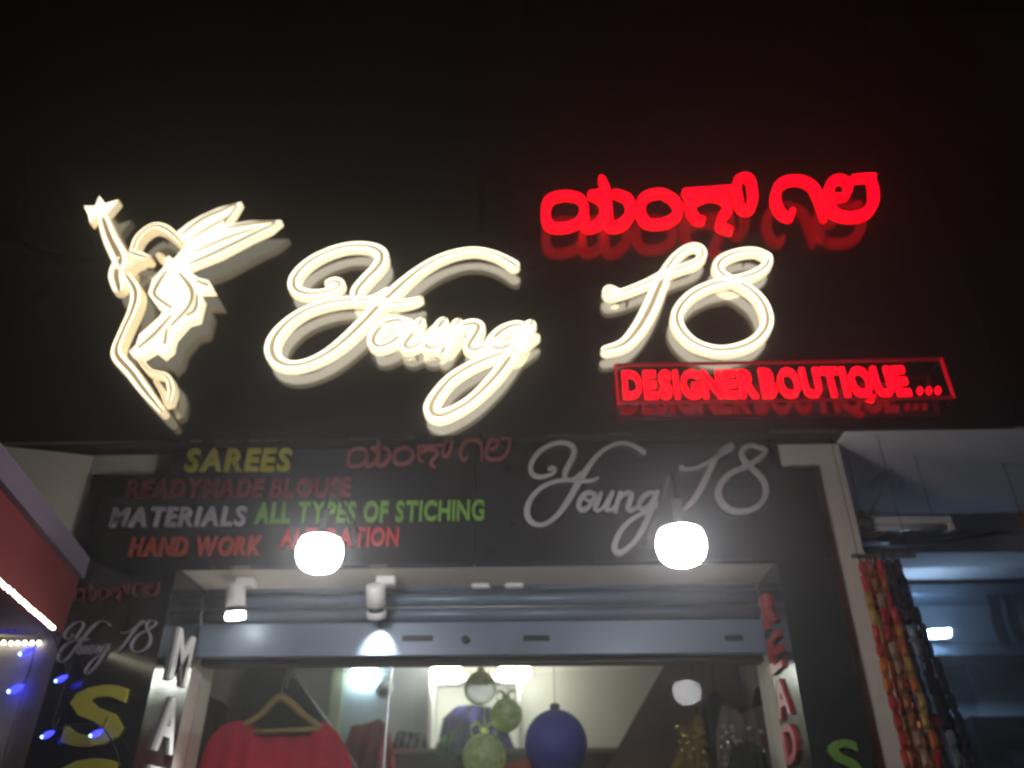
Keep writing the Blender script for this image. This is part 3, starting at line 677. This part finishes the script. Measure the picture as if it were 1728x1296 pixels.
garment('black lacy garment on the shelf right of the red blouse', [(662, 1262), (672, 1232), (690, 1238), (704, 1240), (722, 1242), (726, 1262)], 0, 0, YB-.2, zsh+.001, fabric('black_cloth', (.015, .015, .025)), 'garment', 'garment', .05, 5, .02, flare=1.0)
garment('royal blue garment bunched inside the white framed niche', [(740, 1262), (746, 1214), (772, 1192), (800, 1190), (832, 1196), (856, 1226), (868, 1262)], 0, 0, YB-.30, zsh+.001, fabric('royal_blue_cloth', (.05, .04, .32)), 'garment', 'garment', .07, 4, .03, flare=1.0)
garment('green cloth draped over the shelf edge below the blue garment', [(735, 1258), (752, 1240), (772, 1230), (780, 1244), (770, 1258)], 0, 0, YB-.36, zsh-.06, fabric('green_cloth', (.07, .26, .10)), 'cloth', 'cloth', .03, 3, .015, flare=.9)
garment('orange red cloth peak at the bottom edge beside the blue ball', [(838, 1300), (860, 1288), (890, 1281), (908, 1284), (922, 1300)], 0, 0, 3.9, 1.3, fabric('orange_red_cloth', (.55, .05, .02)), 'dress', 'dress', .05, 4, .015)
hangers = [
 ('gold brown dress hanging before the red-brown panel', [(1130, 1296), (1160, 1230), (1176, 1205), (1186, 1215), (1196, 1260), (1206, 1296)], 3.7, (.30, .17, .03)),
 ('dusty pink dress hanging right of the gold brown dress', [(1206, 1240), (1218, 1190), (1240, 1200), (1256, 1216), (1272, 1196), (1290, 1188), (1302, 1232)], 3.55, (.22, .14, .13)),
 ('black dress hanging between the dusty pink dress and the panel', [(1170, 1260), (1190, 1178), (1206, 1166), (1222, 1180), (1236, 1250)], 3.95, (.02, .018, .02)),
 ('dark plum dress hanging beside the right doorway jamb', [(1262, 1240), (1276, 1160), (1292, 1150), (1306, 1165), (1322, 1240)], 3.75, (.06, .02, .03)),
 ('dark olive dress hanging low beside the dusty pink dress', [(1225, 1300), (1240, 1262), (1262, 1250), (1284, 1262), (1300, 1300)], 3.35, (.035, .035, .02)),
 ('dark maroon dress hanging behind the left doorway jamb', [(318, 1230), (330, 1185), (352, 1172), (372, 1190), (388, 1240)], 3.75, (.07, .014, .022)),
 ('dark brown dress hanging left of the red dress', [(300, 1260), (318, 1215), (336, 1205), (356, 1222), (366, 1270)], 3.45, (.045, .03, .025))]
for i, (lb, pr, Yg, colr) in enumerate(hangers):
    t = garment(lb, pr, 0, 0, Yg, .95, fabric('hanging_cloth_%s' % 'abcdefg'[i], colr), amp=.016, folds=4, group='dresses hanging inside the shop')
    mx_ = max(pr, key=lambda q_: -q_[1]); a_ = onY(mx_[0], mx_[1], Yg)
    P('hanging_cord', tube([a_-Vector((0, 0, .02)), (a_.x, Yg, 2.80)], .0022, 5), WIRE, t)
    if i in (0, 1):      # sequins
        sq = mat('gold_sequins', (.38, .25, .08), .35, .9) if i == 0 else mat('silver_sequins', (.40, .36, .34), .35, .9)
        b = bmesh.new()
        for k in range(60):
            c = onY(random.uniform(pr[0][0]+12, pr[-1][0]-12), random.uniform(1225, 1300), Yg-.075)
            lathe([(.001, -.002), (.009, 0), (.001, .002)], c, 6, (random.uniform(-.5, .5), -1, random.uniform(-.5, .5)), b)
        so = P('sequins', b, sq, t); so['kind'] = 'stuff'
# baubles
def glitter(nm, a, c_, scale=90):
    m = bpy.data.materials.new(nm); m.use_nodes = True; n = m.node_tree; p = n.nodes['Principled BSDF']
    tc = n.nodes.new('ShaderNodeTexCoord'); v = n.nodes.new('ShaderNodeTexVoronoi'); v.inputs['Scale'].default_value = scale
    n.links.new(tc.outputs['Object'], v.inputs['Vector']); r = n.nodes.new('ShaderNodeMix'); r.data_type = 'RGBA'
    r.inputs[6].default_value = (*a, 1); r.inputs[7].default_value = (*c_, 1)
    sep = n.nodes.new('ShaderNodeSeparateColor'); n.links.new(v.outputs['Color'], sep.inputs[0]); n.links.new(sep.outputs[0], r.inputs[0])
    n.links.new(r.outputs[2], p.inputs['Base Color']); p.inputs['Roughness'].default_value = .35; p.inputs['Metallic'].default_value = .1
    bm_ = n.nodes.new('ShaderNodeBump'); bm_.inputs['Strength'].default_value = .8; bm_.inputs['Distance'].default_value = .01
    n.links.new(sep.outputs[1], bm_.inputs['Height']); n.links.new(bm_.outputs[0], p.inputs['Normal']); return m
def translucent(m, f):
    n = m.node_tree; p = n.nodes['Principled BSDF']; o = n.nodes['Material Output']; t = n.nodes.new('ShaderNodeBsdfTranslucent'); x = n.nodes.new('ShaderNodeMixShader')
    src = p.inputs['Base Color'].links[0].from_socket; n.links.new(src, t.inputs[0]); x.inputs[0].default_value = f
    n.links.new(p.outputs[0], x.inputs[1]); n.links.new(t.outputs[0], x.inputs[2]); n.links.new(x.outputs[0], o.inputs[0]); return m
GG = glitter('pale_green_glitter', (.62, .74, .30), (.95, 1.0, .70), 45); translucent(GG, .65); RIB = mat('shiny_lime_ribbon', (.75, .85, .25), .25, .2)
def bauble(px, py, rp, Y, label, m, capm, ribbon_m=None, cap_r=.25):
    c = onY(px, py, Y); r = rp*pxsize(c); t = thing('hanging_bauble', label, 'bauble', c, 'hanging baubles behind the glass')
    pr = [(max(.0005, r*math.sin(math.pi*k/20)), -r*math.cos(math.pi*k/20)) for k in range(21)]
    P('ball', lathe(pr, c, 32), m, t, True)
    cp = P('cap', lathe([(r*cap_r, r*.93), (r*cap_r, r*1.15), (r*cap_r*.8, r*1.18)], c, 14), capm, t)
    P('thread', tube([c+Vector((0, 0, r*1.15)), (c.x, Y, 2.80)], .0015, 5), capm, cp)
    if ribbon_m:
        for s in (-1, 1):
            b = bmesh.new(); q0 = c+Vector((0, 0, r*1.12))
            pts = [q0, q0+Vector((s*.35*r, -.25*r, .28*r)), q0+Vector((s*.62*r, -.3*r, .05*r)), q0+Vector((s*.5*r, -.55*r, -.38*r))]
            cs = [Vector(v) for v in catmull([tuple(v) for v in pts], 4)]; L_ = []
            for v in cs: L_.append((b.verts.new(v+Vector((0, .0, .10*r))), b.verts.new(v-Vector((0, .06*r, .10*r)))))
            for k in range(len(L_)-1): b.faces.new((L_[k][0], L_[k+1][0], L_[k+1][1], L_[k][1]))
            r2 = bmesh.ops.extrude_face_region(b, geom=b.faces[:])
            for v in [e for e in r2['geom'] if isinstance(e, bmesh.types.BMVert)]: v.co.y += .0015
            bmesh.ops.recalc_face_normals(b, faces=b.faces); P('ribbon', b, ribbon_m, cp)
    return t
bauble(810, 1161, 27, 3.50, 'highest of three pale green glitter balls', GG, RIB, RIB)
bauble(854, 1207, 27, 3.46, 'middle pale green glitter ball nearest the blue ball', GG, RIB, RIB)
bauble(817, 1277, 37, 3.34, 'lowest and largest of three pale green glitter balls', GG, RIB, RIB)
bauble(938, 1254, 53, 3.40, 'big deep blue matt ball right of the glitter balls', mat('deep_blue_matt', (.045, .04, .36), .55, 0, .4, .1, 20), mat('dark_cap', (.10, .10, .11), .35, .6), None, .16)

# ------------------------------------------------------------------ right: neighbouring blue-lit shop
YQ = YRB+.9
nb = thing('neighbour_shop', 'open neighbouring shop with bluish lit inner walls on the right', 'shop', (2.6, YQ, .13))
NW = mat('pale_blue_wall_paint', (.42, .50, .58), .8, 0, .3, .12, 4)
P('back_wall', box(XWR+.004, 5, YQ, YQ+.1, .13, ZF-.003), NW, nb)
P('far_wall', box(4.6, 4.7, YF+.4, YQ-.002, .13, ZF-.003), NW, nb)
zbm1, zbm0 = onY(1600, 905, YRB).z, onY(1600, 935, YRB).z
P('beam', box(XWR+.004, 4.59, YRB-.02, YRB+.2, zbm0, ZF-.003), GREYC, nb)
# white batten on the beam, above
YBT = 2.86
q0, q1 = onY(1404, 889, YBT), onY(1604, 881, YBT); zb2 = (q0.z+q1.z)/2; xb0 = XWR+.012
t = thing('tube_batten', 'unlit white tube batten hung under the grey ceiling right of the pillar', 'lamp', ((xb0+q1.x)/2, YBT, zb2))
P('batten', box(xb0, q1.x, YBT-.02, YBT+.02, zb2-.004, zb2+.026, .004), WHITEP, t)
P('tube', tube([(xb0+.03, YBT-.012, zb2-.018), (q1.x-.03, YBT-.012, zb2-.018)], .012, 10), mat('unlit_tube_glass', (.6, .62, .62), .2), t, True)
for xx in (xb0+.012, q1.x-.012): P('end_cap', box(xx-.011, xx+.011, YBT-.026, YBT+.012, zb2-.032, zb2-.0045, .003), WHITEP, t)
for xx in (xb0+.06, q1.x-.06): P('hanger_rod', tube([(xx, YBT, zb2+.026), (xx, YBT, ZF+.002)], .0014, 6), DARK, t)
# lit tube inside
ql, qr = onY(1536, 1070, YQ-.30), onY(1606, 1066, YQ-.30)
LT = emis('blue_white_tube', (.40, .64, 1), 70)
t = thing('tube_lamp', 'glowing bluish tube lamp inside the neighbouring shop', 'lamp', ((ql.x+qr.x)/2, YQ-.3, ql.z))
P('tube', tube([ql+Vector((.01, 0, 0)), qr], .016, 10), LT, t, True)
P('batten', box(ql.x, qr.x, YQ-.272, YQ-.235, ql.z-.02, ql.z+.03, .004), WHITEP, t)
for xx in (ql.x+.008, qr.x-.008): P('end_cap', box(xx-.008, xx+.008, YQ-.318, YQ-.2725, ql.z-.018, ql.z+.022, .003), WHITEP, t)
P('bracket', box((ql.x+qr.x)/2-.02, (ql.x+qr.x)/2+.02, YQ-.234, YQ-.001, ql.z-.01, ql.z+.02), WHITEP, t)
# steel shelf beams
ST = mat('blue_grey_steel', (.20, .25, .30), .35, .4)
sf = thing('wall_rack', 'blue-grey steel rack across the back of the neighbouring shop', 'rack', (2.8, YQ-.12, onY(1600, 1110, YQ-.12).z))
x0_ = onY(1535, 1000, YQ-.2).x
for (ya, yb_) in ((985, 1003), (1082, 1106)):
    P('shelf', box(x0_, 4.5, YQ-.22, YQ-.001, onY(1640, yb_, YQ-.22).z, onY(1640, ya, YQ-.22).z, .004), ST, sf)
P('upright', box(x0_-.03, x0_-.003, YQ-.2, YQ-.001, .16, onY(1640, 960, YQ-.2).z), ST, sf)
# bright white poster sheet
qa, qb = onY(1632, 1115, YQ-.03), onY(1760, 1216, YQ-.03)
o = link('wall_sheet', box(qa.x, qb.x, YQ-.012, YQ-.002, qb.z, qa.z-.0), mat('pale_sheet', (.62, .68, .74), .6, 0, .3, .08, 6)); tag(o, 'pale blank sheet on the wall below the steel rack', 'sheet')
# dark counter shelf with packets
zk = onY(1690, 1226, YQ-.25).z
ck = thing('goods_shelf', 'dark goods shelf with packets below the pale sheet', 'shelf', (3, YQ-.12, zk))
P('board', box(onY(1650, 1226, YQ-.25).x, 4.5, YQ-.25, YQ-.014, zk-.0, zk+.05, .004), DARK, ck)
P('board', box(onY(1650, 1226, YQ-.25).x, 4.5, YQ-.25, YQ-.014, zk-.50, zk-.46, .004), DARK, ck)
P('upright', box(onY(1650, 1226, YQ-.25).x-.02, onY(1650, 1226, YQ-.25).x-.002, YQ-.25, YQ-.014, .16, zk+.05), DARK, ck)
cols = [('yellow', (.45, .38, .05)), ('pale blue', (.28, .36, .55)), ('lime green', (.25, .40, .06)), ('dark green', (.03, .12, .05)), ('violet blue', (.14, .13, .45)), ('straw coloured', (.42, .40, .16))]
xx = onY(1660, 1280, YQ-.2).x
for k, (nm, c_) in enumerate(cols):
    w_ = .13+.02*(k % 3); h_ = .30+.03*((k*2) % 3)
    b = bmesh.new(); prf = [(0, .05), (.12, .09), (.5, .11), (.88, .09), (1, .02)]
    rows = []
    for v, dpt in prf:
        rows.append([b.verts.new((xx+w_*(.5+sx*(.5-.06*(v in (0, 1)))), YQ-.14+sy*dpt*.5, zk-.459+h_*v)) for sx, sy in ((-1, -1), (1, -1), (1, 1), (-1, 1))])
    for a_, c2 in zip(rows, rows[1:]):
        for s in range(4): b.faces.new((a_[s], a_[(s+1) % 4], c2[(s+1) % 4], c2[s]))
    b.faces.new(rows[0][::-1]); b.faces.new(rows[-1])
    o = link('goods_packet', b, mat(nm.replace(' ', '_')+'_packet_foil', c_, .35, .2)); tag(o, nm+' goods packet on the lower shelf of the neighbouring shop', 'packet', 'packets on the goods shelf'); xx += w_+.012
# dark straps hanging from the rack
for k, (px0, px1, lb) in enumerate(((1664, 1690, 'left dark strap loop hanging from the steel rack'), (1686, 1722, 'right dark strap loop hanging from the steel rack'))):
    Yp = YQ-.24
    pts = [onY(px0+8, 1004, Yp), onY((px0+px1)/2+2, 1012, Yp), onY((px0+px1)/2+8, 1050, Yp), onY(px1+8, 1085, Yp)]
    b = bmesh.new(); L_ = [(Vector(v)) for v in catmull([tuple(v) for v in pts], 5)]
    rr = []
    for v in L_: rr.append([b.verts.new(v+Vector(o_)) for o_ in ((-.028, 0, 0), (.028, 0, .006), (.028, .01, .006), (-.028, .01, 0))])
    for a_, c2 in zip(rr, rr[1:]):
        for s in range(4): b.faces.new((a_[s], a_[(s+1) % 4], c2[(s+1) % 4], c2[s]))
    b.faces.new(rr[0][::-1]); b.faces.new(rr[-1]); bmesh.ops.recalc_face_normals(b, faces=b.faces)
    o = link('strap', b, fabric('dark_strap_cloth', (.02, .02, .025))); tag(o, lb, 'strap', 'dark straps on the rack')

# hanging strips of foil sachets
rod = thing('hanging_rod', 'thin steel rod under the beam carrying strips of sachets', 'rod', (1.5, YC+.1, 2.3))
def sachet_mesh(nm, col, hw, hh):
    b = bmesh.new(); rows = []
    for v in (-1, -.8, -.35, .35, .8, 1):
        dpt = {1: .0008, .8: .0012, .35: .009}[abs(v)]
        rows.append([b.verts.new((sx*hw, sy*dpt, v*hh)) for sx, sy in ((-1, -1), (0, -1.3), (1, -1), (1, 1), (0, 1.3), (-1, 1))])
    for a_, c2 in zip(rows, rows[1:]):
        for s in range(6): b.faces.new((a_[s], a_[(s+1) % 6], c2[(s+1) % 6], c2[s]))
    b.faces.new(rows[0][::-1]); b.faces.new(rows[-1]); bmesh.ops.recalc_face_normals(b, faces=b.faces)
    me = bpy.data.meshes.new('sachet'); b.to_mesh(me); b.free(); me.materials.append(mat(nm, col, .32, .35, .5, .3, 60)); return me
pal = {'orange': (.65, .17, .03), 'red': (.52, .04, .03), 'gold': (.48, .30, .06), 'grey': (.40, .22, .14), 'green': (.30, .10, .03), 'black': (.02, .02, .035), 'silver': (.22, .23, .28)}
sm = {k: sachet_mesh(k+'_foil', v, .0095, .030) for k, v in pal.items()}
strips = [  # px at the top, plane depth, colour run, label
 (1456, 2.66, ['red', 'gold', 'red', 'orange'], 'red and gold sachet strip nearest the beige pillar'),
 (1463, 2.70, ['orange', 'red', 'gold'], 'orange led sachet strip second from the beige pillar'),
 (1470, 2.66, ['grey', 'green', 'grey', 'red'], 'brown and rust sachet strip third from the beige pillar'),
 (1477, 2.71, ['orange', 'orange', 'red'], 'orange and red sachet strip in the middle of the bunch'),
 (1484, 2.66, ['orange', 'gold', 'orange', 'red', 'orange'], 'orange and gold sachet strip beside the dark strips'),
 (1491, 2.69, ['silver', 'red', 'grey'], 'dark grey and red sachet strip beside the black strips'),
 (1499, 2.66, ['black', 'black', 'silver'], 'left black and dark grey sachet strip of the bunch'),
 (1507, 2.70, ['black', 'silver', 'black', 'black'], 'middle black sachet strip with few dark grey packets'),
 (1467, 2.73, ['orange', 'gold', 'red', 'red'], 'orange gold and red sachet strip behind the second strip'),
 (1488, 2.73, ['red', 'orange', 'orange', 'gold'], 'red and orange sachet strip behind the middle of the bunch'),
 (1515, 2.66, ['black'], 'all black sachet strip farthest from the pillar')]
YRD = 2.68
zrod = onY(1490, 938, YRD).z; xr0 = onY(1438, 938, YRD).x; xr1 = onY(1545, 938, YRD).x
P('rod', tube([(xr0, YRD, zrod), (xr1, YRD, zrod)], .008, 8), mat('rod_steel', (.25, .25, .26), .4, .7), rod)
for xw in (xr0+.02, xr1-.02): P('hanger_wire', tube([(xw, YRD, zrod), (xw, YRD, ZF+.002)], .0012, 6), DARK, rod)
for k, (px, Yp, run, lb) in enumerate(strips):
    x = onY(px-4, 945, Yp).x
    t = thing('sachet_strip', lb, 'sachet strip', (x, Yp, zrod), 'strips of foil sachets')
    P('hook', tube([(x, YRD, zrod+.009), (x, (YRD+Yp)/2, zrod-.01), (x, Yp, zrod-.03)], .003, 5), DARK, t)
    lean = .0+.013*(px-1456)/7+random.uniform(-.005, .005)
    for j in range(24):
        o = bpy.data.objects.new('sachet', sm[run[((j+k)//2 + (random.random() < .2)) % len(run)]]); COL.objects.link(o); o.parent = t
        o.location = (lean*j*.068+random.uniform(-.004, .004), random.uniform(-.004, .004), -.05-.0535*j)
        o.rotation_euler = (random.uniform(-.12, .12), random.uniform(-.05, .05), random.uniform(-.3, .3))
# wires and junction box
def wire(label, pts, r=.005):
    o = link('cable', tube([Vector(v) for v in catmull([tuple(p) for p in pts], 5)], r, 6), WIRE); return tag(o, label, 'cable')
wire('black cable sagging below the white batten to the right', [onY(1400, 910, YRB-.03), onY(1480, 922, YRB-.06), onY(1600, 912, YRB-.06), onY(1760, 886, YRB-.03)], .008)
a_, b_ = onZ(1552, 738, ZF), onY(1442, 908, YRB-.10)
wire('thin grey cord slanting under the grey porch ceiling', [(a_.x, YF+.36, ZF+.003), ((a_.x+b_.x)/2, (YF+.36+b_.y)/2, (ZF+b_.z)/2-.01), tuple(b_), (b_.x, YRB-.021, b_.z)], .003)
q = onY(1472, 905, YRB-.08)
t = thing('junction_box', 'dark junction box with wires above the sachet strips', 'junction box', q)
P('body', box(q.x-.09, q.x+.07, YRB-.13, YRB-.022, q.z-.045, q.z+.035, .012), DARK, t)
P('stub', tube([(q.x-.08, YRB-.10, q.z-.04), (q.x-.12, YRB-.12, q.z-.075), (q.x-.10, YRB-.13, q.z-.10)], .018, 8), DARK, t)
# orange banner at the right edge
q = onY(1724, 905, 2.55)
o = garment('orange cloth banner cut by the right edge of the photo', [(1716, 868), (1740, 850), (1790, 845)], 0, 0, 2.95, onY(1722, 985, 2.95).z, fabric('orange_banner_cloth', (.40, .12, .05)), 'banner', 'banner', .01, 3, .012, flare=1.0)
for px_, py_ in ((1722, 866), (1784, 848)):
    q = onY(px_, py_, 2.95); P('cord', tube([q-Vector((0, 0, .02)), (q.x, 2.95, ZF+.003)], .002, 5), WIRE, o)

# ------------------------------------------------------------------ lens bloom imitated by an added haze round the lamps
hz_ = link('bloom_haze', box(-31, 31, -31, 41, -1.4, ZFT+.6), bpy.data.materials.new('lens_bloom_air')); hz_['kind'] = 'stuff'; hz_['label'] = 'added thin scattering volume imitating lens bloom round the lamps'
hm = hz_.data.materials[0]; hm.use_nodes = True; n = hm.node_tree; n.nodes.clear()
o = n.nodes.new('ShaderNodeOutputMaterial'); v = n.nodes.new('ShaderNodeVolumePrincipled')
v.inputs['Color'].default_value = (.9, .9, .9, 1); v.inputs['Density'].default_value = .030; v.inputs['Anisotropy'].default_value = .8
n.links.new(v.outputs[0], o.inputs['Volume'])
